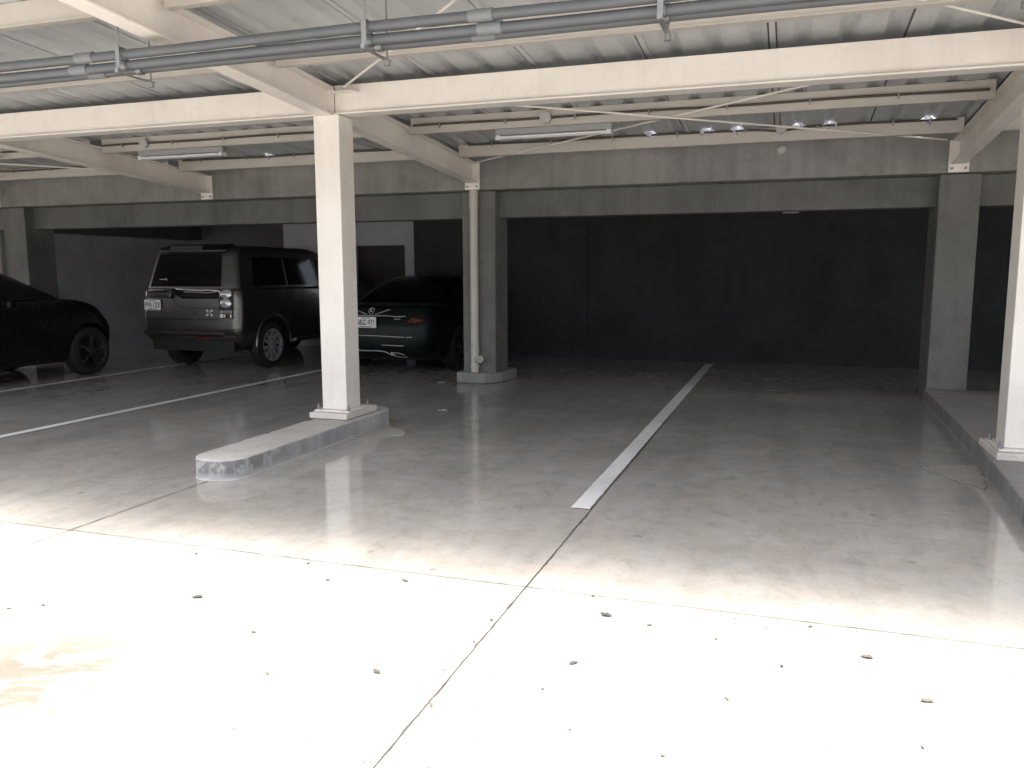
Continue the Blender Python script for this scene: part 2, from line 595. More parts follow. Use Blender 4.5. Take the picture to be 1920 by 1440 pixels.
part('side_wall', M['wall_dark'], bld, [(XR - 0.2, XR, 10.63, 13.7, 0.002, 2.457)])
cl = MB()
cl.tube([(-0.12, 10.42, 2.155), (0.06, 10.42, 2.155)], 0.012, 8)
cl.build('soffit_clip', M['galv'], bld)

# unseen wall added at the left to block stray light and lift reflections
bw = MB().box(-17.6, -17.35, -14.0, 10.05, 0.002, 3.0).build('added_left_wall', M['render_white'], None, bevel=0.01)
tag(bw, 'plain pale wall added out of view at the far left to shape the light', 'wall')

# column footing and drainpipes
ft = MB()
ft.prism([(-4.17, 10.06, 0.002), (-3.76, 10.06, 0.002), (-3.70, 10.13, 0.002), (-3.60, 10.30, 0.002), (-3.55, 10.78, 0.002), (-4.17, 10.78, 0.002)], (0, 0, 0.145))
fo = ft.build('column_footing', M['conc'], None, bevel=0.02)
tag(fo, 'low concrete footing block with chipped edges under the drainpipe and column', 'footing')


def drainpipe(x, y, zb, label, elbow):
    e = empty('drainpipe', (x, y, zb), label, 'drainpipe', 'cream drainpipes on the concrete columns')
    mb = MB()
    mb.tube([(x, y, zb), (x, y, 2.50)], 0.055, 18)
    mb.build('pipe', M['drain'], e, smooth=40)
    for z0, z1 in ((2.28, 2.34), (zb + 0.06, zb + 0.09), (zb + 0.26, zb + 0.285)):
        MB().tube([(x, y, z0), (x, y, z1)], 0.062, 18).build('collar', M['drain'], e, smooth=40)
    MB().tube([(x, y, 2.34), (x, y, 2.508)], 0.060, 18).build('socket', M['drain'], e, smooth=40)
    if elbow:
        c = MB()
        c.tube([(x + 0.03, y - 0.03, zb + 0.17), (x + 0.095, y - 0.075, zb + 0.18)], 0.042, 16)
        c.tube([(x + 0.095, y - 0.075, zb + 0.18), (x + 0.11, y - 0.085, zb + 0.182)], 0.050, 16)
        c.build('clean_out_cap', M['drain'], e, smooth=40)
    return e


drainpipe(-3.93, 10.135, 0.149, 'cream plastic drainpipe with a capped branch at its foot before the middle column', True)
drainpipe(-12.19, 10.12, 0.002, 'cream plastic drainpipe beside the concrete column behind the leftmost dark car', False)

# ------------------------------------------------------------------ carport steel structure
cp = empty('carport', (-1.1, 6.6, 0), 'cream steel carport with a ribbed metal roof sloping down to the concrete beam', 'carport')
SL = 0.0625


def rb(y):   # rafter underside
    return 2.82 - SL * (y - 6.5)


def zr(y):   # roof sheet underside
    return 3.155 - SL * (y - 6.6)


def ibeam_y(x, y0, y1, w, h, tf=0.014, tw=0.010):
    """I-section following the roof slope along Y"""
    mb = MB()

    def slab(xa, xb, za, zb_):
        mb.add([(xa, y0, rb(y0) + za), (xb, y0, rb(y0) + za), (xb, y1, rb(y1) + za), (xa, y1, rb(y1) + za),
                (xa, y0, rb(y0) + zb_), (xb, y0, rb(y0) + zb_), (xb, y1, rb(y1) + zb_), (xa, y1, rb(y1) + zb_)],
               [(0, 3, 2, 1), (4, 5, 6, 7), (0, 1, 5, 4), (1, 2, 6, 5), (2, 3, 7, 6), (3, 0, 4, 7)])
    slab(x - w / 2, x + w / 2, 0, tf)
    slab(x - w / 2, x + w / 2, h - tf, h)
    slab(x - tw / 2, x + tw / 2, tf, h - tf)
    return mb


def rafter(x, y0, y1, label):
    o = ibeam_y(x, y0, y1, 0.15, 0.25).build('rafter', M['steel'], cp, bevel=0.003)
    o['label'] = label
    # end plate bolted on the concrete beam
    p = MB().box(x - 0.10, x + 0.10, y1 + 0.002, y1 + 0.022, rb(y1) - 0.085, rb(y1) + 0.25).build('end_plate', M['steel'], cp, bevel=0.003)
    for bx in (-0.065, 0.065):
        b = MB()
        b.tube([(x + bx, y1 + 0.002, rb(y1) - 0.045), (x + bx, y1 - 0.016, rb(y1) - 0.045)], 0.014, 6)
        b.build('anchor_bolt', M['galv'], p)
    return o


rafter(-3.925, 2.9, 10.07, 'cream sloping rafter passing over the middle pillar')
rafter(1.655, 2.9, 10.07, 'cream sloping rafter passing over the pillar on the raised pavement')
rafter(-8.03, 6.73, 10.07, 'cream sloping rafter behind the front beam at the left')
rafter(-12.1, 2.9, 10.07, 'cream sloping rafter over the far left')

# front beam: box section with a bottom flange
for x0, x1, lb in ((-22, -3.853, 'left length of the cream front beam'), (-3.842, 1.575, 'middle length of the cream front beam between two pillars'), (1.735, 9.5, 'right length of the cream front beam')):
    b = MB()
    b.box(x0, x1, 6.575, 6.665, 2.842, 3.075)
    b.box(x0, x1, 6.535, 6.705, 2.824, 2.840)
    b.build('front_beam', M['steel'], cp, bevel=0.004)['label'] = lb
gus = MB()
gus.prism([(-3.845, 6.48, 3.0), (-3.62, 6.48, 3.0), (-3.60, 6.56, 3.0), (-3.845, 6.62, 3.0)], (0, 0, 0.01))
gus.build('gusset_plate', M['steel'], cp)


def steel_column(x, zb, label):
    o = MB().box(x - 0.125, x + 0.125, 6.50, 6.75, zb, 2.818).build('pillar', M['steel'], cp, bevel=0.006)
    o['label'] = label
    bp = MB().box(x - 0.17, x + 0.19, 6.43, 6.86, zb - 0.014, zb - 0.001).build('base_plate', M['steel'], o, bevel=0.003)
    return o


def anchor(x, y, z, par):
    b = MB()
    b.tube([(x, y, z), (x, y, z + 0.02)], 0.017, 6)
    b.tube([(x, y, z + 0.02), (x, y, z + 0.05)], 0.009, 8)
    b.build('anchor_bolt', M['galv'], par)


steel_column(-3.895, 0.222, 'square cream steel pillar standing on the kerb island')
steel_column(1.60, 0.222, 'square cream steel pillar standing on the raised pavement')
steel_column(-12.1, 0.222, 'square cream steel pillar at the far left')


# roof sheet with trapezoidal ribs
def rib_profile():
    xs = []
    P = 0.93 / 3
    x = -16.0 * 0.93 - 0.15
    k = 0
    while x < 9.0:
        base = x
        xs += [(base, 0.0), (base + 0.09, 0.0), (base + 0.13, 0.029), (base + 0.185, 0.029), (base + 0.225, 0.0)]
        x += P
        k += 1
    xs.append((x, 0.0))
    return xs


RIBS = rib_profile()
HOLES = [round((h + 0.2975) / 0.31) * 0.31 - 0.2950 for h in (-1.54, -0.92, -0.61, 0.01, 0.32, 1.25, -6.5)]
YS = [3.24, 4.0, 5.0, 6.0, 7.0, 8.0, 9.0, 9.44, 9.66, 9.9, 10.16]
mb = MB()
v, f = [], []
nx = len(RIBS)
rr_ = random.Random(3)
for y in YS:
    for x, dz in RIBS:
        v.append((x, y, zr(y) + dz + rr_.uniform(-.0008, .0008)))
holes_x = []
for j in range(len(YS) - 1):
    for i in range(nx - 1):
        if YS[j] == 9.44:
            xm = (RIBS[i][0] + RIBS[i + 1][0]) / 2
            rib = RIBS[i][1] > 0 or RIBS[i + 1][1] > 0
            if rib and any(abs(xm - h) < 0.08 for h in HOLES):
                if RIBS[i][1] > 0 and RIBS[i + 1][1] > 0:
                    holes_x.append(xm)
                continue
        f.append((j * nx + i, j * nx + i + 1, (j + 1) * nx + i + 1, (j + 1) * nx + i))
roof = mb.add(v, f).build('roof', M['roof'], cp, solid=0.003)
roof['label'] = 'grey ribbed sheet metal roof'
# seam laps: a narrow folded strip under every third valley
for k in range(-16, 10):
    x = k * 0.93 - 0.206
    m_ = MB()
    y0, y1 = 3.32, 10.1
    laps = [(x - 0.024, x - 0.012, -0.005, 1), (x - 0.010, x + 0.03, -0.010, 0)]
    if k == 0:
        laps.append((x + 0.032, x + 0.042, -0.005, 1))
    for xa, xb, dz, mi in laps:
        m_.add([(xa, y0, zr(y0) + dz), (xb, y0, zr(y0) + dz), (xb, y1, zr(y1) + dz), (xa, y1, zr(y1) + dz),
                (xa, y0, zr(y0) - 0.001), (xb, y0, zr(y0) - 0.001), (xb, y1, zr(y1) - 0.001), (xa, y1, zr(y1) - 0.001)],
               [(0, 3, 2, 1), (4, 5, 6, 7), (0, 1, 5, 4), (1, 2, 6, 5), (2, 3, 7, 6), (3, 0, 4, 7)], mi)
    m_.build('roof_seam', [M['roof'], M['seam']], roof)
# foam closers in the rib ends
for i in range(nx - 1):
    if RIBS[i][1] > 0 and RIBS[i + 1][1] > 0:
        x0, x1 = RIBS[i][0], RIBS[i + 1][0]
        if x0 < -9 or x1 > 3:
            continue
        fc = MB()
        fc.prism([(x0 - 0.038, 10.10, zr(10.1) + 0.001), (x1 + 0.038, 10.10, zr(10.1) + 0.001), (x1, 10.10, zr(10.1) + 0.027), (x0, 10.10, zr(10.1) + 0.027)], (0, 0.04, 0))
        fc.build('rib_closer', M['dark'], roof)


def purlin(y, x0, x1, label, h=0.16):
    """C-section, web towards the front"""
    zt = zr(y) - 0.004
    m_ = MB()
    m_.box(x0, x1, y, y + 0.004, zt - h, zt)
    m_.box(x0, x1, y + 0.004, y + 0.06, zt - h, zt - h + 0.004)
    m_.box(x0, x1, y + 0.004, y + 0.06, zt - 0.010, zt - 0.006)
    m_.box(x0, x1, y - 0.010, y - 0.0005, zt - h, zt - h + 0.012)
    o = m_.build('purlin', M['purlin'], cp)
    o['label'] = label
    return o


for x0, x1, w in ((-3.92 - 8.0, -4.01, 'left of the middle rafter'), (-3.84, 1.57, 'between the two long rafters'), (1.74, 9.0, 'right of the far right rafter')):
    purlin(4.5, x0, x1, 'cream purlin nearest the driveway, ' + w)
    purlin(5.7, x0, x1, 'cream purlin just behind the grey pipes, ' + w, 0.17)
for x0, x1, w in ((-12.0, -8.12, 'left of the left rafter'), (-7.94, -4.01, 'between the left and middle rafters'), (-3.84, 1.57, 'between the two long rafters'), (1.74, 9.0, 'right of the far right rafter')):
    purlin(8.1, x0, x1, 'cream purlin behind the front beam, ' + w)
    purlin(9.42, x0, x1, 'cream purlin beside the concrete beam, ' + w, 0.145)
purlin(3.42, -22, 9, 'cream purlin near the roof edge')


def brace(a, b, label):
    o = MB().tube([a, b], 0.0095, 8).build('brace_rod', M['steel'], cp, smooth=40)
    o['label'] = label


brace((-3.0, 6.72, 2.94), (1.50, 9.90, 2.83), 'thin tie rod crossing down to the pavement side rafter')
brace((-3.80, 9.90, 2.83), (0.95, 6.72, 2.98), 'thin tie rod rising from the middle rafter end')
brace((-3.66, 6.42, 3.02), (-1.6, 4.55, 3.14), 'thin tie rod before the front beam at the middle pillar')
brace((1.50, 6.42, 3.02), (-0.6, 4.55, 3.14), 'thin tie rod before the front beam near the right pillar')
brace((-11.9, 7.0, 2.97), (-8.20, 9.80, 2.84), 'thin tie rod behind the front beam at the left')
brace((-11.9, 9.9, 2.83), (-8.20, 7.0, 2.97), 'thin tie rod rising to the left rafter')
gp = MB()
gp.prism([(-2.95, 5.68, 3.062), (-2.80, 5.68, 3.062), (-2.78, 5.60, 3.062), (-2.90, 5.56, 3.062)], (0, 0, 0.006))
gp.build('gusset_plate', M['steel'], cp)


# conduits with round boxes clipped along the purlins
def conduit(y, z, x0, x1, boxes, label, sag=None, hook=False):
    e = empty('purlin_conduit', ((x0 + x1) / 2, y, z), label, 'conduit', 'dark conduits clipped along the purlins')
    pts = []
    n = 40
    for i in range(n + 1):
        x = x0 + (x1 - x0) * i / n
        dz = -SL * 0 + 0.004 * math.sin(x * 3.1)
        if sag:
            dz -= 0.028 * math.exp(-((x - sag) / 0.16) ** 2)
        pts.append((x, y, z + dz))
    if hook:
        pts += [(x1 + 0.03, y, z - 0.01), (x1 + 0.045, y, z - 0.05)]
    MB().tube(pts, 0.0115, 10).build('cable', M['dark'], e, smooth=40)
    x = x0 + 0.3
    while x < x1 - 0.1:
        c = MB()
        c.box(x - 0.008, x + 0.008, y - 0.014, y + 0.012, z - 0.018, z + 0.016)
        c.tube([(x, y - 0.004, z - 0.018), (x, y - 0.004, z - 0.038)], 0.006, 6)
        c.build('clip', M['galv'], e)
        x += 0.72
    for bx in boxes:
        b = MB()
        b.tube([(bx, y - 0.022, z), (bx, y + 0.012, z)], 0.058, 20)
        b.tube([(bx, y - 0.028, z), (bx, y - 0.022, z)], 0.050, 20)
        b.build('junction_box', M['box'], e, smooth=40)
    return e


conduit(8.07, zr(8.1) - 0.088, -3.80, 1.52, [-2.36], 'dark conduit with a round grey box on the rear purlin right of the middle rafter')
conduit(8.07, zr(8.1) - 0.088, -7.90, -4.05, [-7.28], 'dark conduit with a round grey box on the rear purlin left of the white pillar')
conduit(8.07, zr(8.1) - 0.088, -11.6, -8.35, [], 'dark conduit ending in a hook left of the left rafter', hook=True)
conduit(9.39, zr(9.42) - 0.020, -3.70, 1.50, [-0.16], 'dark conduit with a sagging round box just above the concrete beam', sag=-0.16)
conduit(9.39, zr(9.42) - 0.020, -7.85, -4.05, [-4.62], 'dark conduit above the concrete beam left of the middle rafter')
conduit(9.39, zr(9.42) - 0.030, -11.9, -8.2, [], 'dark conduit above the concrete beam at the far left')
wl = empty('bulkhead_lamp', (-0.16, 10.09, 2.84), 'small pale dome fitting on the concrete beam under the round box', 'lamp')
dm = MB()
rings = [(0.056, 0.0), (0.056, -0.012), (0.048, -0.030), (0.030, -0.045), (0.006, -0.052)]
dm.tube([(-0.16, 10.098 + d, 2.835) for r, d in rings], [r for r, d in rings], 18)
dm.build('dome', M['box'], wl, smooth=60)


# fluorescent battens under the rear purlin
def batten(xc, label):
    y, z = 8.13, zr(8.1) - 0.168
    e = empty('batten_light', (xc, y, z), label, 'light fitting', 'unlit fluorescent battens under the rear purlin')
    L = 0.60
    h = MB()
    h.prism([(xc - L, y - 0.045, z), (xc - L, y + 0.045, z), (xc - L, y + 0.030, z - 0.062), (xc - L, y - 0.030, z - 0.062)], (2 * L, 0, 0))
    local_o = h.build('housing', M['fix'], e, bevel=0.004)
    for dy in (-0.034, 0.03):
        MB().tube([(xc - L + 0.05, y + dy, z - 0.082), (xc + L - 0.05, y + dy, z - 0.082)], 0.0135, 12).build('tube', M['tube'], e, smooth=40)
    for sx in (-1, 1):
        xe = xc + sx * (L - 0.03)
        MB().box(xe - 0.022, xe + 0.022, y - 0.052, y + 0.048, z - 0.105, z - 0.060).build('lamp_holder', M['tube'], e, bevel=0.004)
    return e


batten(-2.30, 'white fluorescent batten with bare tubes under the purlin right of the middle rafter')
batten(-6.80, 'white fluorescent batten with bare tubes left of the white pillar')

# ------------------------------------------------------------------ grey pipe rack
pr = empty('pipe_rack', (-2.4, 4.7, 2.86), 'three grey plastic conduit pipes hung on threaded rods under the carport roof', 'pipe rack')
PIPES = [(4.42, 2.846, 0.030), (4.45, 2.784, 0.030), (4.575, 2.784, 0.027)]
for i, (py, pz, r) in enumerate(PIPES):
    rn = random.Random(i)
    pts = []
    x = -12.0
    while x <= 7.0:
        pts.append((x, py + rn.uniform(-.003, .003), pz + 0.004 * math.sin(x * 1.9 + i)))
        x += 0.5
    MB().tube(pts, r, 18).build('pipe', M['pvc'], pr, smooth=40)
    for sx in ((-4.42, -1.66) if i == 0 else (-4.50, -1.62) if i == 1 else (-4.47, -1.70)):
        MB().tube([(sx - 0.07, py, pz), (sx + 0.07, py, pz)], r + 0.005, 18).build('coupling', M['pvc_light'], pr, smooth=40)
for hx in (-5.88, -4.12, -2.36, -0.68, 1.0, 2.7):
    h = MB()
    # flat hanger strap in front of two pipes and the strut under the lower ones
    h.box(hx - 0.016, hx + 0.016, 4.376, 4.382, 2.722, 2.885)
    h.box(hx - 0.016, hx + 0.016, 4.383, 4.43, 2.880, 2.885)
    h.box(hx - 0.016, hx + 0.016, 4.383, 4.69, 2.722, 2.727)
    ho = h.build('hanger_strut', M['galv'], pr, bevel=0.002)
    nb = MB()
    nb.tube([(hx, 4.374, 2.735), (hx, 4.362, 2.735)], 0.015, 12)
    nb.build('strap_nut', M['galv'], ho, smooth=40)
    for ry, z0 in ((4.395, 2.886), (4.665, 2.71)):
        r_ = MB()
        r_.tube([(hx, ry, z0), (hx, ry, zr(ry))], 0.0055, 8)
        if z0 < 2.8:
            r_.tube([(hx, ry, z0 - 0.02), (hx, ry, z0 + 0.012)], 0.018, 12)
        r_.build('threaded_rod', M['galv'], ho, smooth=40)
    for py, pz, r in PIPES:
        c = MB()
        c.tube([(hx - 0.02, py, pz), (hx + 0.02, py, pz)], r + 0.006, 18)
        c.build('pipe_clamp', M['galv'], ho, smooth=40)

# ------------------------------------------------------------------ plastic bags stuffed in the roof ribs
seen = sorted(set(round(x, 3) for x in holes_x))
assert len(seen) == 7, seen
bag_labels = ['small crumpled clear plastic in a roof rib left of the white pillar', 'crumpled clear plastic in the roof rib just right of the batten light', 'small greyish clear plastic scrap in a roof rib, second right of the batten light',
              'square crumpled clear plastic in a roof rib left of the round box', 'crumpled clear plastic in the roof rib just right of the round box', 'largest bright crumpled clear plastic in a roof rib, second right of the round box',
              'crumpled clear plastic in the roof rib beside the right rafter']
for i, hx in enumerate(seen):
    rn = random.Random(40 + i)
    bm = bmesh.new()
    bmesh.ops.create_icosphere(bm, subdivisions=3, radius=1.0)
    ph = [rn.uniform(0, 6) for _ in range(6)]
    sc = rn.uniform(0.85, 1.15)
    for vv in bm.verts:
        p = vv.co
        k = 1 + 0.30 * math.sin(5 * p.x + ph[0]) * math.sin(6 * p.y + ph[1]) + 0.22 * math.sin(11 * p.z + ph[2]) * math.cos(9 * p.x + ph[3]) + rn.uniform(-.14, .14)
        vv.co = Vector((p.x * 0.092 * k * sc, p.y * 0.120 * k, p.z * 0.058 * k))
    me = bpy.data.meshes.new('plastic_bag')
    bm.to_mesh(me)
    bm.free()
    me.materials.append(M['film'])
    o = bpy.data.objects.new('plastic_bag', me)
    col.objects.link(o)
    o.location = (hx, 9.50, zr(9.50) - 0.006)
    tag(o, bag_labels[i % len(bag_labels)], 'plastic bag', 'clear plastic stuffed into the roof ribs')

# ------------------------------------------------------------------ kerb island, plinths, raised pavement


def stadium(x0, x1, y0, y1, r, z, n=8):
    pts = []
    for cx, cy, a0 in ((x1 - r, y0 + r, -90), (x1 - r, y1 - r, 0), (x0 + r, y1 - r, 90), (x0 + r, y0 + r, 180)):
        for k in range(n + 1):
            a = R(a0 + 90 * k / n)
            pts.append((cx + r * math.cos(a), cy + r * math.sin(a), z))
    return pts




def rough_slab(outline, z0, z1, seed, step=0.06, amp=0.005):
    """cast concrete block with an uneven arris"""
    rn_ = random.Random(seed)
    pts = []
    n_ = len(outline)
    for i_ in range(n_):
        a_, b_ = Vector(outline[i_]), Vector(outline[(i_ + 1) % n_])
        m_ = max(1, int((b_ - a_).length / step))
        for k_ in range(m_):
            pts.append(a_.lerp(b_, k_ / m_))
    cx = sum((p.x for p in pts)) / len(pts)
    cy = sum((p.y for p in pts)) / len(pts)
    n_ = len(pts)
    v_, f_ = [], []
    ins = []
    for i_ in range(n_):
        t_ = (pts[(i_ + 1) % n_] - pts[i_ - 1])
        d_ = Vector((t_.y, -t_.x, 0)).normalized()
        ins.append(-d_ if d_.dot(Vector((pts[i_].x - cx, pts[i_].y - cy, 0))) > 0 else d_)
    chip = [max(0, rn_.gauss(0, 1) - 1.1) * 0.010 for _ in range(n_)]
    for z_, inset, am in ((z0, -0.003, 0.003), (z0 + 0.02, 0.0, amp), ((z0 + z1) / 2, 0.001, amp * .6), (z1 - 0.016, 0.002, amp * .6), (z1 - 0.005, 0.006, amp), (z1, 0.016, amp)):
        for i_ in range(n_):
            k_ = inset + rn_.uniform(-am, am) * 0.6 + (chip[i_] if z_ > z1 - 0.02 else 0)
            p = pts[i_] + ins[i_] * k_
            v_.append((p.x, p.y, z_ + (rn_.uniform(-.0015, .0015) - chip[i_] * .4 if z_ > z1 - .01 else 0)))
    L_ = 6
    for j_ in range(L_ - 1):
        for i_ in range(n_):
            f_.append((j_ * n_ + i_, j_ * n_ + (i_ + 1) % n_, (j_ + 1) * n_ + (i_ + 1) % n_, (j_ + 1) * n_ + i_))
    f_.append([(L_ - 1) * n_ + i_ for i_ in range(n_)])
    f_.append(list(range(n_))[::-1])
    return MB().add(v_, f_)


io = rough_slab(stadium(-4.05, -3.635, 4.68, 7.22, 0.2, 0.0), 0.001, 0.15, 5).build('kerb_island', M['kerb'], None, smooth=50)
tag(io, 'long low concrete kerb island with rounded scuffed ends under the white pillar', 'kerb')
wm = MB()
wm.box(-4.085, -3.70, 6.37, 6.95, 0.1505, 0.207)
w1 = wm.build('pillar_plinth', M['plinth'], None, bevel=0.012)
tag(w1, 'white painted grout plinth with bolts on the kerb island', 'plinth', 'white plinths under the steel pillars')
for bx, by in ((-4.045, 6.47), (-3.735, 6.47), (-4.045, 6.82), (-3.735, 6.82)):
    anchor(bx, by, 0.2205, w1)
po = rough_slab([(1.30, 4.9, 0), (9.0, 4.9, 0), (9.0, 10.19, 0), (1.475, 10.19, 0), (1.42, 7.2, 0)], 0.001, 0.15, 8, 0.09).build('raised_pavement', M['pave'], None, smooth=50)
tag(po, 'raised concrete pavement with a scuffed grey kerb face along the empty bay', 'pavement', None, 'structure')
wm = MB()
wm.box(1.405, 1.82, 6.37, 6.95, 0.1505, 0.207)
w2 = wm.build('pillar_plinth', M['plinth'], None, bevel=0.012)
tag(w2, 'white painted grout plinth with bolts on the raised pavement edge', 'plinth', 'white plinths under the steel pillars')
for bx, by in ((1.445, 6.47), (1.445, 6.80), (1.77, 6.47), (1.77, 6.80)):
    anchor(bx, by, 0.2205, w2)


def patch(pts, label, seed):
    rn = random.Random(seed)
    out = []
    n = len(pts)
    for i in range(n):
        a, b = Vector(pts[i]), Vector(pts[(i + 1) % n])
        for k in range(6):
            p = a.lerp(b, k / 6)
            out.append((p.x + rn.uniform(-.018, .018), p.y + rn.uniform(-.03, .03), 0.002))
    o = MB().prism(out, (0, 0, 0.009)).build('mortar_patch', M['mortar'], None, bevel=0.004)
    tag(o, label, 'mortar patch', 'mortar smears beside the kerbs')


patch([(-3.62, 6.25, 0), (-3.45, 6.38, 0), (-3.25, 6.62, 0), (-3.34, 6.74, 0), (-3.62, 7.02, 0)], 'pale three cornered mortar smear on the floor beside the kerb island', 5)
patch([(0.98, 6.66, 0), (1.12, 6.36, 0), (1.30, 6.10, 0), (1.355, 6.4, 0), (1.385, 6.85, 0), (1.20, 6.78, 0)], 'pale mortar smear on the floor against the raised pavement kerb', 9)
ch = MB()
rn = random.Random(2)
for i in range(9):
    x, y = 1.31 + rn.uniform(-.03, .02), 5.25 + i * 0.05
    ch.box(x - .008, x + .008, y - .01, y + .01, 0.001, 0.012 + rn.uniform(0, .01))


# ------------------------------------------------------------------ cars
def ring(s0, s1, hw, rr, rf, n=6):
    pts = []
    for cx, cy, r, a0 in ((hw - rr, s0 + rr, rr, -90), (hw - rf, s1 - rf, rf, 0), (-(hw - rf), s1 - rf, rf, 90), (-(hw - rr), s0 + rr, rr, 180)):
        for k in range(n + 1):
            a = R(a0 + 90 * k / n)
            pts.append([cx + r * math.cos(a), cy + r * math.sin(a)])
    return pts


def catmull(keys, sub):
    out = []
    n = len(keys)
    for i in range(n - 1):
        p0, p1, p2, p3 = keys[max(i - 1, 0)], keys[i], keys[i + 1], keys[min(i + 2, n - 1)]
        for s in range(sub):
            t = s / sub
            out.append([0.5 * (2 * b + (c - a) * t + (2 * a - 5 * b + 4 * c - d) * t * t + (3 * b - a - 3 * c + d) * t ** 3) for a, b, c, d in zip(p0, p1, p2, p3)])
    out.append(list(keys[-1]))
    return out


def shell(keys, sub=5):
    lev = catmull(keys, sub)
    v, f = [], []
    n = None
    for z, s0, s1, hw, rr, rf in lev:
        p = ring(s0, s1, hw, rr, rf)
        n = len(p)
        v += [(x, y, z) for x, y in p]
    for j in range(len(lev) - 1):
        for k in range(n):
            f.append((j * n + k, j * n + (k + 1) % n, (j + 1) * n + (k + 1) % n, (j + 1) * n + k))
    f.append(list(range(n))[::-1])
    f.append([(len(lev) - 1) * n + k for k in range(n)])
    return MB().add(v, f)


def lerp_keys(keys, z, idx):
    for a, b in zip(keys, keys[1:]):
        if a[0] <= z <= b[0]:
            t = (z - a[0]) / (b[0] - a[0])
            return a[idx] + (b[idx] - a[idx]) * t
    return keys[-1][idx] if z > keys[-1][0] else keys[0][idx]


def cut_arches(o, axles, r, hw):
    for s in axles:
        c = MB().tube([(-hw - 0.3, s, 0.36), (hw + 0.3, s, 0.36)], r, 40).build('cutter', M['black'])
        # only the outer 30 cm of each flank is opened
        b = o.modifiers.new('arch', 'BOOLEAN')
        b.operation = 'DIFFERENCE'
        b.solver = 'EXACT'
        b.object = c
        dg = bpy.context.evaluated_depsgraph_get()
        me = bpy.data.meshes.new_from_object(o.evaluated_get(dg))
        o.modifiers.clear()
        o.data = me
        bpy.data.objects.remove(c)
    o.data.polygons.foreach_set('use_smooth', [True] * len(o.data.polygons))
    o.data.set_sharp_from_angle(angle=R(32))


def wheel(car, x, s, r, rim_r, side, rim_mat, spokes):
    """side +1 = outer face towards +x"""
    prof = [(rim_r, -0.115), (rim_r + 0.02, -0.118), (r - 0.03, -0.112), (r, -0.085), (r, 0.085), (r - 0.03, 0.112), (rim_r + 0.02, 0.118), (rim_r, 0.105), (rim_r - 0.03, 0.06), (rim_r - 0.035, -0.115)]
    n = 40
    v, f = [], []
    for k in range(n):
        a = 2 * math.pi * k / n
        for rad, dx in prof:
            v.append((dx * side, rad * math.cos(a), rad * math.sin(a)))
    m = len(prof)
    for k in range(n):
        for j in range(m):
            f.append((k * m + j, ((k + 1) % n) * m + j, ((k + 1) % n) * m + (j + 1) % m, k * m + (j + 1) % m))
    w = bpy.data.objects.new('wheel', None)
    col.objects.link(w)
    w.parent = car
    w.location = (x, s, r)
    w.empty_display_size = 0.1
    local(MB().add(v, f), 'tyre', M['rubber'], w, smooth=35)
    rm = MB()
    ho = 0.085 * side
    # lip
    lip = []
    n = 36
    for rad, dx in ((rim_r - 0.001, 0.112), (rim_r - 0.022, 0.108), (rim_r - 0.030, 0.06), (rim_r - 0.004, 0.06)):
        lip.append((rad, dx))
    v, f = [], []
    for k in range(n):
        a = 2 * math.pi * k / n
        for rad, dx in lip:
            v.append((dx * side, rad * math.cos(a), rad * math.sin(a)))
    m = len(lip)
    for k in range(n):
        for j in range(m):
            f.append((k * m + j, ((k + 1) % n) * m + j, ((k + 1) % n) * m + (j + 1) % m, k * m + (j + 1) % m))
    rm.add(v, f)
    for k in range(spokes):
        a = 2 * math.pi * k / spokes + 0.2
        c_, s_ = math.cos(a), math.sin(a)
        tx, ty = -s_, c_
        w0, w1 = 0.018, 0.026
        r0, r1 = 0.05, rim_r - 0.02
        pts = [(ho + .018 * side, r0 * c_ + tx * w0, r0 * s_ + ty * w0), (ho + .018 * side, r0 * c_ - tx * w0, r0 * s_ - ty * w0),
               (ho + .012 * side, r1 * c_ - tx * w1, r1 * s_ - ty * w1), (ho + .012 * side, r1 * c_ + tx * w1, r1 * s_ + ty * w1)]
        rm.prism(pts, (-0.035 * side, 0, 0))
    rm.tube([(ho - .02 * side, 0, 0), (ho + .028 * side, 0, 0)], 0.062, 18)
    local(rm, 'rim', rim_mat, w, smooth=30)
    dk = MB().tube([(ho - 0.10 * side, 0, 0), (ho - 0.09 * side, 0, 0)], rim_r - 0.034, 28)
    local(dk, 'brake_disc', M['black'], w, smooth=30)
    return w


def panel(pts_xz, sfun, th, mat, name, car, proud=0.004):
    """flat-ish panel on the rear face: polygon in x,z, laid on the rear surface sfun(x,z)"""
    n = len(pts_xz)
    v = [(x, sfun(x, z) - proud, z) for x, z in pts_xz] + [(x, sfun(x, z) + th, z) for x, z in pts_xz]
    f = [list(range(n)), list(range(n, 2 * n))[::-1]] + [(i, (i + 1) % n, n + (i + 1) % n, n + i) for i in range(n)]
    return local(MB().add(v, f), name, mat, car)


def strip(path_xz, sfun, r, mat, name, car, proud=0.004):
    pts = [(x, sfun(x, z) - proud, z) for x, z in path_xz]
    return local(MB().tube(pts, r, 8), name, mat, car, smooth=40)


def ell(cx, cz, rx, rz, n=24):
    return [(cx + rx * math.cos(2 * math.pi * k / n), cz + rz * math.sin(2 * math.pi * k / n)) for k in range(n)]


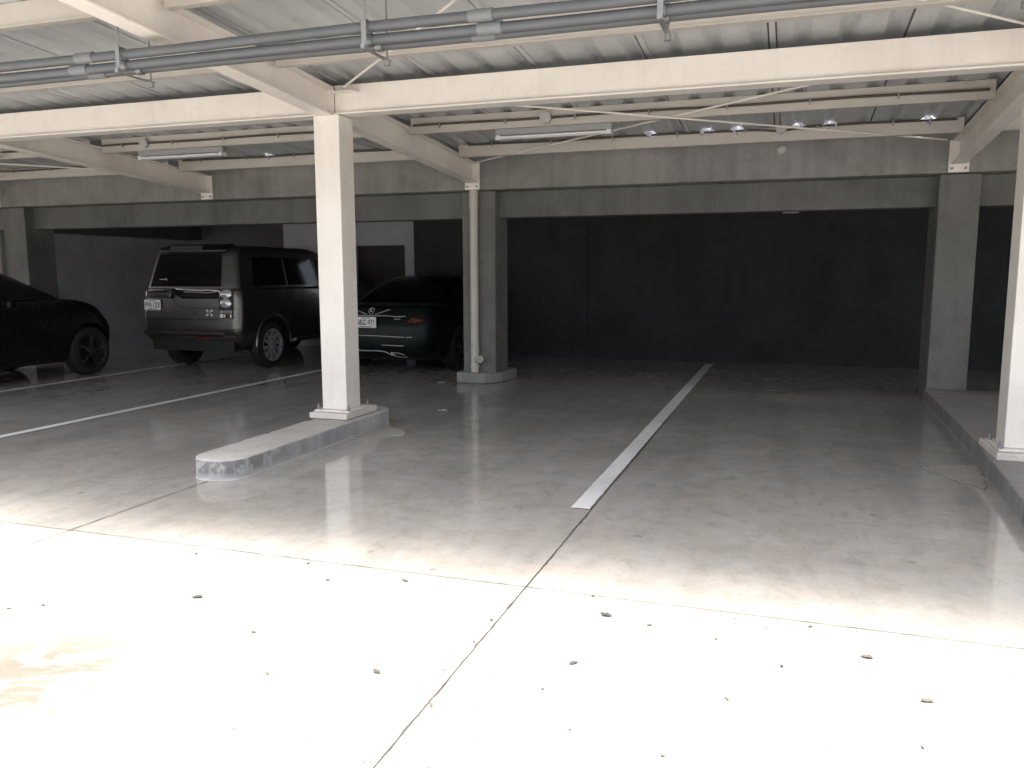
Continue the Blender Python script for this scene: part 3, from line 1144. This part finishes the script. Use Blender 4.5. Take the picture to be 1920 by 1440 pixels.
def number_plate(car, cx, cz, s, w, h, text, tsize):
    p = MB()
    p.prism([(x, 0, z) for x, z in ((-w / 2 + .012, -h / 2), (w / 2 - .012, -h / 2), (w / 2, -h / 2 + .012), (w / 2, h / 2 - .012), (w / 2 - .012, h / 2), (-w / 2 + .012, h / 2), (-w / 2, h / 2 - .012), (-w / 2, -h / 2 + .012))], (0, 0.008, 0))
    po = local(p, 'number_plate', M['plate'], car)
    po.location = (cx, s, cz)
    me = text_mesh(text, tsize, 0.001)
    me.materials.append(M['ink'])
    t = bpy.data.objects.new('plate_number', me)
    col.objects.link(t)
    t.parent = po
    t.rotation_euler = (R(90), 0, 0)
    t.location = (0, -0.0015, -0.004)
    xs = [vv.co.x for vv in me.vertices]
    t.scale = ((w * 0.86) / (max(xs) - min(xs)), 1.28, 1)
    for dz, ww in ((h / 2 - 0.016, w * 0.42), (-h / 2 + 0.014, w * 0.62)):
        b = MB().box(-ww / 2, ww / 2, -0.0022, -0.0008, dz - 0.0045, dz + 0.0045)
        local(b, 'plate_band', M['ink'], po)
    return po


def side_glass(car, hw_keys, polys, side, mat):
    for poly in polys:
        v = [(side * (lerp_keys(hw_keys, z, 3) + 0.004), s, z) for s, z in poly] + [(side * (lerp_keys(hw_keys, z, 3) - 0.02), s, z) for s, z in poly]
        n = len(poly)
        f = [list(range(n)), list(range(n, 2 * n))[::-1]] + [(i, (i + 1) % n, n + (i + 1) % n, n + i) for i in range(n)]
        local(MB().add(v, f), 'side_window', mat, car)


# ---- boxy grey four-by-four, tail towards the camera
suv = empty('parked_car', (-8.50, 10.12, 0.0), 'boxy dark grey off roader with plate PVJ-123, its tail towards the driveway', 'car', 'cars parked in the garage')
hull = [(0.36, .22, 4.55, .78, .10, .25), (0.46, .05, 4.72, .84, .10, .28), (0.60, .005, 4.80, .885, .13, .30), (0.75, .010, 4.80, .895, .13, .30), (1.00, .035, 4.76, .895, .12, .30), (1.15, .05, 4.70, .885, .12, .30), (1.225, .07, 4.45, .865, .12, .35), (1.245, .12, 4.30, .82, .12, .4)]
cab = [(1.20, .075, 3.60, .850, .10, .35), (1.30, .095, 3.45, .835, .10, .35), (1.55, .155, 3.10, .785, .10, .33), (1.74, .20, 2.78, .745, .10, .30), (1.82, .25, 2.55, .715, .12, .3), (1.862, .36, 2.35, .65, .15, .3), (1.872, .55, 2.1, .52, .15, .3)]
body = local(shell(hull), 'body', M['paint_suv'], None)
cut_arches(body, (0.85, 3.75), 0.44, 0.9)
body.parent = suv
cabo = local(shell(cab), 'cabin', M['paint_suv'], suv, smooth=40)
for s in (0.82, 3.75):
    for sx in (-1, 1):
        wheel(suv, sx * 0.775, s, 0.352, 0.255, sx, M['alloy'], 10)
hs = lambda x, z: lerp_keys(hull, z, 1)
cs = lambda x, z: lerp_keys(cab, z, 1)
panel([(-.63, 1.745), (.50, 1.745), (.535, 1.262), (-.745, 1.262)], cs, 0.01, M['glass'], 'rear_window', suv, 0.006)
panel([(-.36, 1.222), (.52, 1.222), (.52, 1.085), (-.13, 1.085), (-.22, 1.12)], hs, 0.01, M['glass'], 'lower_window', suv, 0.012)
tl = panel([(.535, 1.22), (.775, 1.22), (.785, .80), (.535, .80)], hs, 0.01, M['black'], 'tail_lamp', suv, 0.010)
tl['label'] = 'right tail lamp cluster with two round clear lenses'
for cz, mat in ((1.155, 'lens_clear'), (1.02, 'lens_clear')):
    pts = ell(.648, cz, .100, .068)
    v = [(x, hs(x, z) - 0.012, z) for x, z in pts]
    inn = [(.645 + (x - .645) * .7, hs(x, z) - 0.026, cz + (z - cz) * .7) for x, z in pts]
    n = len(pts)
    f = [(i, (i + 1) % n, n + (i + 1) % n, n + i) for i in range(n)] + [list(range(n, 2 * n)), list(range(n))[::-1]]
    local(MB().add(v + inn, f), 'round_lens', M[mat], tl, smooth=60)
for x0, x1, z0, z1, mt in ((.555, .615, .873, .912, 'lens_clear'), (.628, .765, .873, .912, 'lens_clear'), (.555, .615, .808, .860, 'plate'), (.628, .765, .808, .860, 'lens_red')):
    panel([(x0, z0), (x1, z0), (x1, z1), (x0, z1)], hs, 0.004, M[mt], 'lamp_segment', tl, 0.016)
for x0, x1, z0, z1, mt in ((.632, .655, .812, .856, 'plate'), (.735, .762, .812, .856, 'plate'), (.64, .75, .886, .899, 'black')):
    panel([(x0, z0), (x1, z0), (x1, z1), (x0, z1)], hs, 0.004, M[mt], 'lamp_segment', tl, 0.020)
tl2 = panel([(-.785, 1.22), (-.80, 1.22), (-.80, .80), (-.785, .80)], hs, 0.01, M['black'], 'tail_lamp', suv, 0.010)
for z0, z1 in ((1.12, 1.19), (.98, 1.06), (.87, .92), (.80, .85)):
    panel([(-.802, z0), (-.788, z0), (-.788, z1), (-.802, z1)], hs, 0.004, M['lens_clear'], 'lamp_segment', tl2, 0.016)
# chrome strips shaped as the bright reflection along the stepped lower edge of the glass
strip([(-.30, 1.250), (-.24, 1.222), (-.05, 1.215), (.15, 1.205), (.35, 1.212), (.52, 1.20), (.60, 1.12)], hs, 0.011, M['chrome'], 'glass_reflection_strip', suv, 0.014)
strip([(-.10, 1.185), (.12, 1.178), (.30, 1.172), (.48, 1.185)], hs, 0.007, M['chrome'], 'glass_reflection_strip', suv, 0.014)
# tailgate shut lines
strip([(-.76, 1.10), (-.36, 1.10), (-.30, 1.06), (-.20, .965), (-.10, .945), (.53, .945)], hs, 0.005, M['black'], 'shut_line', suv, 0.001)
strip([(-.79, .775), (.53, .775)], hs, 0.007, M['black'], 'shut_line', suv, 0.001)
strip([(.528, 1.09), (.528, .60)], hs, 0.006, M['black'], 'shut_line', suv, 0.001)
strip([(-.78, .615), (.53, .615), (.82, .64)], hs, 0.008, M['black'], 'shut_line', suv, 0.0)
# handle bump over the plate
hb = MB()
hb.prism([(-.72, .02, 1.09), (-.72, -.02, 1.10), (-.72, -.022, 1.16), (-.72, .03, 1.19)], (0.42, 0, 0))
local(hb, 'handle_panel', M['paint_suv'], suv, bevel=0.01)
local(MB().box(-.70, -.42, -0.012, 0.04, 1.205, 1.219), 'reflection_bar', M['chrome'], suv)  # chrome bar standing in for a reflected streak of light
number_plate(suv, -.665, .985, 0.008, .30, .155, 'PVJ-123', 0.085)
bmp = MB()
bmp.prism([(-.84, .06, .50), (.84, .06, .50), (.86, .0, .56), (.80, -.035, .60), (-.80, -.035, .60), (-.86, .0, .56)], (0, 0, 0.008))
bmp.prism([(-.80, -.03, .555), (.62, -.03, .555), (.62, .06, .50), (-.80, .06, .50)], (0, 0, 0.05))
local(bmp, 'bumper_lip', M['paint_suv'], suv, bevel=0.006)
panel([(.10, .485), (.33, .485), (.33, .515), (.10, .515)], lambda x, z: -.004, 0.02, M['lens_red'], 'rear_reflector', suv)
local(MB().box(-.74, .74, .06, .5, .30, .50), 'underside', M['black'], suv)
# small flag sticker: white saltire and cross
fx, fz = .36, .875
stk = MB()
sy = hs(0, fz) - 0.006


def bar(x0, z0, x1, z1, w):
    d = Vector((x1 - x0, 0, z1 - z0)).normalized()
    nrm = Vector((-d.z, 0, d.x)) * w / 2
    a, b = Vector((x0, sy, z0)), Vector((x1, sy, z1))
    stk.prism([a + nrm, b + nrm, b - nrm, a - nrm], (0, 0.003, 0))


for sx in (-1, 1):
    for sz in (-1, 1):
        bar(fx + sx * .016, fz + sz * .012, fx + sx * .062, fz + sz * .042, .016)
        bar(fx + sx * .014, fz + sz * .042, fx + sx * .045, fz + sz * .042, .006)
local(stk, 'flag_sticker', M['plate'], suv)
local(MB().box(-.58, -.45, cs(0, 1.37) - .016, cs(0, 1.37) - .009, 1.362, 1.372).box(-.47, -.445, cs(0, 1.37) - .016, cs(0, 1.37) - .009, 1.352, 1.382), 'window_sticker', M['box'], suv)
# roof spoiler with a dark brake lamp recess
spo = MB()
spo.prism([(-.60, .13, 1.775), (.60, .13, 1.775), (.62, .20, 1.83), (.56, .42, 1.876), (-.56, .42, 1.876), (-.62, .20, 1.83)], (0, 0, 0.022))
local(spo, 'roof_spoiler', M['paint_suv'], suv, bevel=0.012)
local(MB().box(-.36, .22, .115, .35, 1.80, 1.87), 'brake_lamp', M['black'], suv, bevel=0.008)
side_glass(suv, cab, [[(.45, 1.27), (1.30, 1.27), (1.30, 1.70), (.55, 1.70)], [(1.36, 1.27), (2.20, 1.27), (2.20, 1.70), (1.36, 1.70)], [(2.26, 1.27), (3.15, 1.27), (2.70, 1.66), (2.26, 1.69)]], 1, M['glass'])
side_glass(suv, cab, [[(.45, 1.27), (1.30, 1.27), (1.30, 1.70), (.55, 1.70)], [(1.36, 1.27), (2.20, 1.27), (2.20, 1.70), (1.36, 1.70)], [(2.26, 1.27), (3.15, 1.27), (2.70, 1.66), (2.26, 1.69)]], -1, M['glass'])
for sx in (-1, 1):
    # flared arch trims, sill step, side lines, door handles, mirror
    for s in (.85, 3.75):
        a_ = MB()
        pts = [(sx * 0.893, s + 0.455 * math.cos(R(t)), 0.36 + 0.455 * math.sin(R(t))) for t in range(0, 181, 12)]
        a_.tube(pts, 0.030, 10)
        local(a_, 'arch_trim', M['paint_suv'], suv, smooth=40)
    st = MB().box(sx * 0.80, sx * 0.93, 1.34, 3.26, 0.36, 0.42)
    local(st, 'side_step', M['black'], suv, bevel=0.012)
    local(MB().tube([(sx * 0.915, 1.33, .39), (sx * 0.915, 1.40, .39)], 0.024, 12), 'step_cap', M['chrome'], suv, smooth=40)
    for s in (1.33, 2.23):
        local(MB().box(sx * 0.897, sx * 0.893, s - .004, s + .004, .48, 1.2), 'door_gap', M['black'], suv)
        local(MB().box(sx * 0.89, sx * 0.925, s + .12, s + .30, 1.03, 1.06), 'door_handle', M['paint_suv'], suv, bevel=0.008)
    local(MB().box(sx * 0.86, sx * 1.08, 3.0, 3.14, 1.2, 1.42), 'mirror', M['paint_suv'], suv, bevel=0.03)
mf = MB().prism([(.80, .40, .26), (.90, .40, .26), (.90, .425, .60), (.80, .425, .60)], (0, 0.012, 0))
local(mf, 'mud_flap', M['black'], suv)

# ---- black saloon behind the white pillar
sed = empty('parked_car', (-5.65, 10.52, 0.0), 'glossy black saloon with plate NBZ-971 and chrome strips behind the white pillar', 'car', 'cars parked in the garage')
hull2 = [(0.20, .25, 4.55, .78, .25, .35), (0.30, .06, 4.75, .85, .28, .45), (0.48, .005, 4.85, .90, .30, .55), (0.66, .015, 4.86, .915, .30, .6), (0.80, .05, 4.80, .91, .28, .6), (0.92, .10, 4.60, .885, .25, .6), (0.985, .17, 4.35, .84, .22, .6), (1.01, .30, 4.15, .74, .2, .6)]
cab2 = [(0.97, .62, 3.55, .80, .30, .45), (1.10, .92, 3.25, .755, .3, .42), (1.25, 1.28, 2.85, .685, .28, .4), (1.36, 1.65, 2.45, .615, .25, .35), (1.405, 1.95, 2.2, .50, .1, .12), (1.412, 2.0, 2.15, .35, .05, .06)]
body2 = local(shell(hull2), 'body', M['paint_green'], None)
cut_arches(body2, (1.12, 3.95), 0.375, 0.9)
body2.parent = sed
local(shell(cab2), 'cabin', M['paint_green'], sed, smooth=40)
for s in (1.12, 3.95):
    for sx in (-1, 1):
        wheel(sed, sx * 0.80, s, 0.33, 0.235, sx, M['alloy_dark'], 7)
hs2 = lambda x, z: lerp_keys(hull2, z, 1)
cs2 = lambda x, z: lerp_keys(cab2, z, 1)
panel([(-.50, 1.32), (.50, 1.32), (.60, 1.04), (-.60, 1.04)], cs2, 0.01, M['glass'], 'rear_window', sed, 0.008)
number_plate(sed, -.105, .755, -0.004, .335, .155, 'NBZ-971', 0.085)
strip([(-.50, .848), (.20, .850), (.36, .838), (.50, .848)], hs2, 0.009, M['chrome'], 'boot_trim', sed, 0.010)
strip([(.33, .80), (.38, .806), (.42, .806)], hs2, 0.008, M['chrome'], 'boot_badge', sed, 0.006)
strip([(-.55, .565), (.02, .565), (.40, .555), (.50, .553)], hs2, 0.0065, M['chrome'], 'bumper_trim', sed, 0.008)
strip([(.525, .553), (.62, .556)], hs2, 0.0065, M['chrome'], 'bumper_trim', sed, 0.008)
strip([(.14, .435), (.30, .430), (.48, .428)], hs2, 0.0065, M['chrome'], 'bumper_trim', sed, 0.008)
strip([(-.60, .345), (.10, .345), (.18, .335), (.27, .285), (.33, .262), (.50, .258)], hs2, 0.0085, M['chrome'], 'diffuser_trim', sed, 0.012)
strip([(.26, .325), (.37, .325), (.45, .305), (.50, .277), (.36, .275), (.28, .31), (.26, .325)], hs2, 0.0055, M['chrome'], 'exhaust_trim', sed, 0.008)
panel([(.53, .775), (.62, .825), (.78, .81), (.78, .775), (.64, .755)], hs2, 0.01, M['lens_red'], 'tail_lamp', sed, 0.006)
strip([(.42, .735), (.55, .748), (.66, .752)], hs2, 0.004, M['lens_red'], 'tail_lamp_edge', sed, 0.004)
em = MB()
ecx, ecz = -.055, .915
pts = [(x, hs2(x, z) - .012, z) for x, z in ell(ecx, ecz, .042, .042, 20)]
em.tube(pts + [pts[0]], 0.004, 6)
for a in (90, 210, 330):
    em.tube([(ecx, hs2(0, ecz) - .014, ecz), (ecx + .04 * math.cos(R(a)), hs2(0, ecz) - .012, ecz + .04 * math.sin(R(a)))], [0.009, 0.003], 6)
local(em, 'boot_emblem', M['chrome'], sed, smooth=40)
strip([(.02, .872), (.07, .885), (.13, .905), (.22, .935), (.235, .936)], hs2, 0.006, M['chrome'], 'boot_reflection_line', sed, 0.010)  # swept chrome lines drawn for reflections on the boot lid
strip([(-.13, .872), (-.18, .885), (-.24, .905), (-.33, .935)], hs2, 0.006, M['chrome'], 'boot_reflection_line', sed, 0.010)
for sx in (-1, 1):
    side_glass(sed, cab2, [[(1.45, 1.03), (2.15, 1.03), (2.15, 1.33), (1.85, 1.33)], [(2.2, 1.03), (3.1, 1.03), (2.55, 1.33), (2.2, 1.33)]], sx, M['glass'])
    local(MB().box(sx * 0.86, sx * 1.02, 3.0, 3.12, .98, 1.10), 'mirror', M['paint_green'], sed, bevel=0.03)

# ---- dark car at the left edge, nose into the garage
lcar = empty('parked_car', (-10.47, 5.35, 0.0), 'black hatchback cut off by the left edge beside the boxy grey car', 'car', 'cars parked in the garage')
hull3 = [(0.22, .25, 4.35, .76, .25, .30), (0.32, .06, 4.50, .84, .28, .38), (0.50, .005, 4.58, .885, .30, .42), (0.70, .015, 4.58, .90, .30, .45), (0.85, .05, 4.52, .89, .28, .5), (0.98, .08, 4.40, .86, .25, .5), (1.07, .12, 4.18, .81, .22, .5), (1.105, .25, 3.88, .72, .2, .5)]
cab3 = [(1.03, .35, 4.00, .80, .30, .45), (1.15, .45, 3.72, .765, .3, .42), (1.33, .65, 3.32, .70, .28, .4), (1.49, .85, 2.95, .63, .25, .35), (1.59, 1.10, 2.58, .53, .15, .2), (1.615, 1.3, 2.4, .38, .1, .1)]
body3 = local(shell(hull3), 'body', M['paint_black'], None)
cut_arches(body3, (0.85, 3.98), 0.395, 0.9)
body3.parent = lcar
local(shell(cab3), 'cabin', M['paint_black'], lcar, smooth=40)
for s in (0.85, 3.98):
    for sx in (-1, 1):
        wheel(lcar, sx * 0.785, s, 0.345, 0.245, sx, M['alloy_dark'], 5)
for sx in (-1, 1):
    side_glass(lcar, cab3, [[(.9, 1.06), (1.85, 1.06), (1.85, 1.42), (1.1, 1.40)], [(1.92, 1.06), (3.25, 1.06), (2.5, 1.40), (1.92, 1.42)]], sx, M['glass'])
    local(MB().tube([(sx * .80, .8, 1.035), (sx * .805, 2.0, 1.045), (sx * .80, 3.4, 1.03)], 0.006, 6), 'waist_trim', M['chrome'], lcar)
    local(MB().box(sx * 0.84, sx * 0.98, 2.62, 2.75, 1.0, 1.12), 'mirror', M['paint_black'], lcar, bevel=0.03)
    for s in (1.4, 2.35):
        local(MB().box(sx * 0.89, sx * 0.915, s, s + .18, .90, .925), 'door_handle', M['paint_black'], lcar, bevel=0.006)
hs3 = lambda x, z: lerp_keys(hull3, z, 1)
for sx in (-1, 1):
    panel([(sx * .40, .86), (sx * .62, .88), (sx * .62, .76), (sx * .42, .76)], hs3, 0.01, M['lens_red'], 'tail_lamp', lcar, 0.010)
panel([(-.52, 1.40), (.52, 1.40), (.62, 1.10), (-.62, 1.10)], lambda x, z: lerp_keys(cab3, z, 1), 0.01, M['glass'], 'rear_window', lcar, 0.008)

# ------------------------------------------------------------------ litter
LG = 'dry leaves and bits scattered on the sunlit driveway'


def leaf_mesh(seed, mat):
    rn = random.Random(seed)
    n = 9
    v, f = [], []
    curl = rn.uniform(0.03, 0.10)
    for i in range(n):
        t = i / (n - 1)
        w = 0.24 * math.sin(math.pi * min(1, t * 1.02 + 0.02)) ** 0.8 * rn.uniform(.75, 1.15) + 0.012
        x = t - 0.5
        zc = curl * (x * 2) ** 2 * 0.5 + rn.uniform(0, .05)
        for k, yy in enumerate((-1, -0.45, 0, 0.45, 1)):
            v.append((x, yy * w + 0.06 * math.sin(3 * t), zc + abs(yy) * w * rn.uniform(.08, .30)))
    for i in range(n - 1):
        for k in range(4):
            f.append((i * 5 + k, i * 5 + k + 1, (i + 1) * 5 + k + 1, (i + 1) * 5 + k))
    me = bpy.data.meshes.new('dry_leaf')
    me.from_pydata(v, [], f)
    me.materials.append(mat)
    return me


LM = [leaf_mesh(s, M['leaf'] if s % 2 else M['leaf_b']) for s in range(1, 7)]
BIG = [(-2.48, 2.91, .060, 20, 0, 'largest dark dry leaf on the driveway before the kerb island'),
       (-1.38, 2.54, .045, 150, 2, 'dry leaf with a long stalk left of the driveway joint'),
       (-0.69, 3.30, .062, 160, 2, 'dark narrow leaf just right of the joint crossing'),
       (-0.71, 2.83, .042, 40, 4, 'small dark curled leaf right of the driveway joint'),
       (0.50, 2.94, .050, 10, 1, 'brown ragged leaf nearest the right edge of the driveway'),
       (0.33, 3.23, .052, 175, 3, 'thin brown twig like leaf below the floor joint at right'),
       (-2.03, 3.28, .030, 70, 3, 'small grey leaf just below the floor joint before the pillar'),
       (-1.68, 3.39, .042, 160, 1, 'pale narrow leaf close under the floor joint left of the joint crossing')]
for x, y, s, a, mi, lb in BIG:
    o = bpy.data.objects.new('dry_leaf', LM[mi])
    col.objects.link(o)
    o.location = (x, y, 0.004)
    o.scale = (s, s, s)
    o.rotation_euler = (0, 0, R(a))
    tag(o, lb, 'leaf', LG)
rn = random.Random(11)
SM = [(-1.105 + random.uniform(-.05, .05), 1.9 + k_ * 0.12) for k_ in range(12)] + [(-2.4 + k_ * 0.21 + random.uniform(-.08, .08), 3.47 + random.uniform(-.05, .03)) for k_ in range(14)] + [(-1.74, 2.38), (-1.74, 2.24), (-0.97, 2.62), (-0.76, 2.62), (-0.93, 2.44), (-0.86, 2.22), (-0.52, 2.19), (-0.03, 3.37), (-0.36, 3.27), (-0.50, 3.27), (-0.24, 3.20), (0.02, 3.05), (0.80, 3.27), (0.86, 2.97), (-3.16, 3.62), (-2.18, 4.42), (0.29, 5.1), (0.05, 4.15), (-3.18, 2.55), (-3.05, 2.62), (-1.15, 3.47), (-1.07, 3.46), (-1.02, 3.45),
      (-1.20, 2.35), (-1.45, 2.18), (-1.62, 2.05), (0.15, 2.55), (-0.30, 2.35), (-0.15, 2.75), (0.45, 2.62), (-2.2, 2.5), (-2.0, 2.7), (-0.6, 2.4), (0.25, 3.45), (0.55, 3.4), (0.68, 3.75), (-2.6, 3.3), (-2.9, 3.4), (-1.35, 2.05), (-0.95, 2.05)]
for x, y in SM:
    o = bpy.data.objects.new('leaf_fragment', LM[rn.randrange(6)])
    col.objects.link(o)
    s = rn.choice((.010, .012, .015, .02, .028))
    o.location = (x + rn.uniform(-.02, .02), y + rn.uniform(-.02, .02), 0.003)
    o.scale = (s, s, s)
    o.rotation_euler = (0, 0, rn.uniform(0, 6.28))
    tag(o, 'tiny dry leaf fragment lying on the concrete', 'leaf fragment', 'tiny leaf fragments on the concrete')


def scrap(x, y, s, a, label):
    mb = MB()
    rn = random.Random(int(x * 100))
    n = 6
    v = [(i / (n - 1) - .5 + rn.uniform(-.05, .05), (j / (n - 1) - .5) * .6 + rn.uniform(-.05, .05), rn.uniform(0.02, .25)) for i in range(n) for j in range(n)]
    f = [(i * n + j, i * n + j + 1, (i + 1) * n + j + 1, (i + 1) * n + j) for i in range(n - 1) for j in range(n - 1)]
    o = mb.add(v, f).build('paper_scrap', M['paper'])
    o.location = (x, y, 0.003)
    o.scale = (s, s, s)
    o.rotation_euler = (0, 0, R(a))
    tag(o, label, 'paper scrap', 'pale paper scraps on the floor')


scrap(-3.43, 7.89, .085, 20, 'pale crumpled scrap on the floor right of the kerb island')
scrap(-4.35, 9.95, .10, 70, 'pale crumpled scrap on the floor left of the column footing')
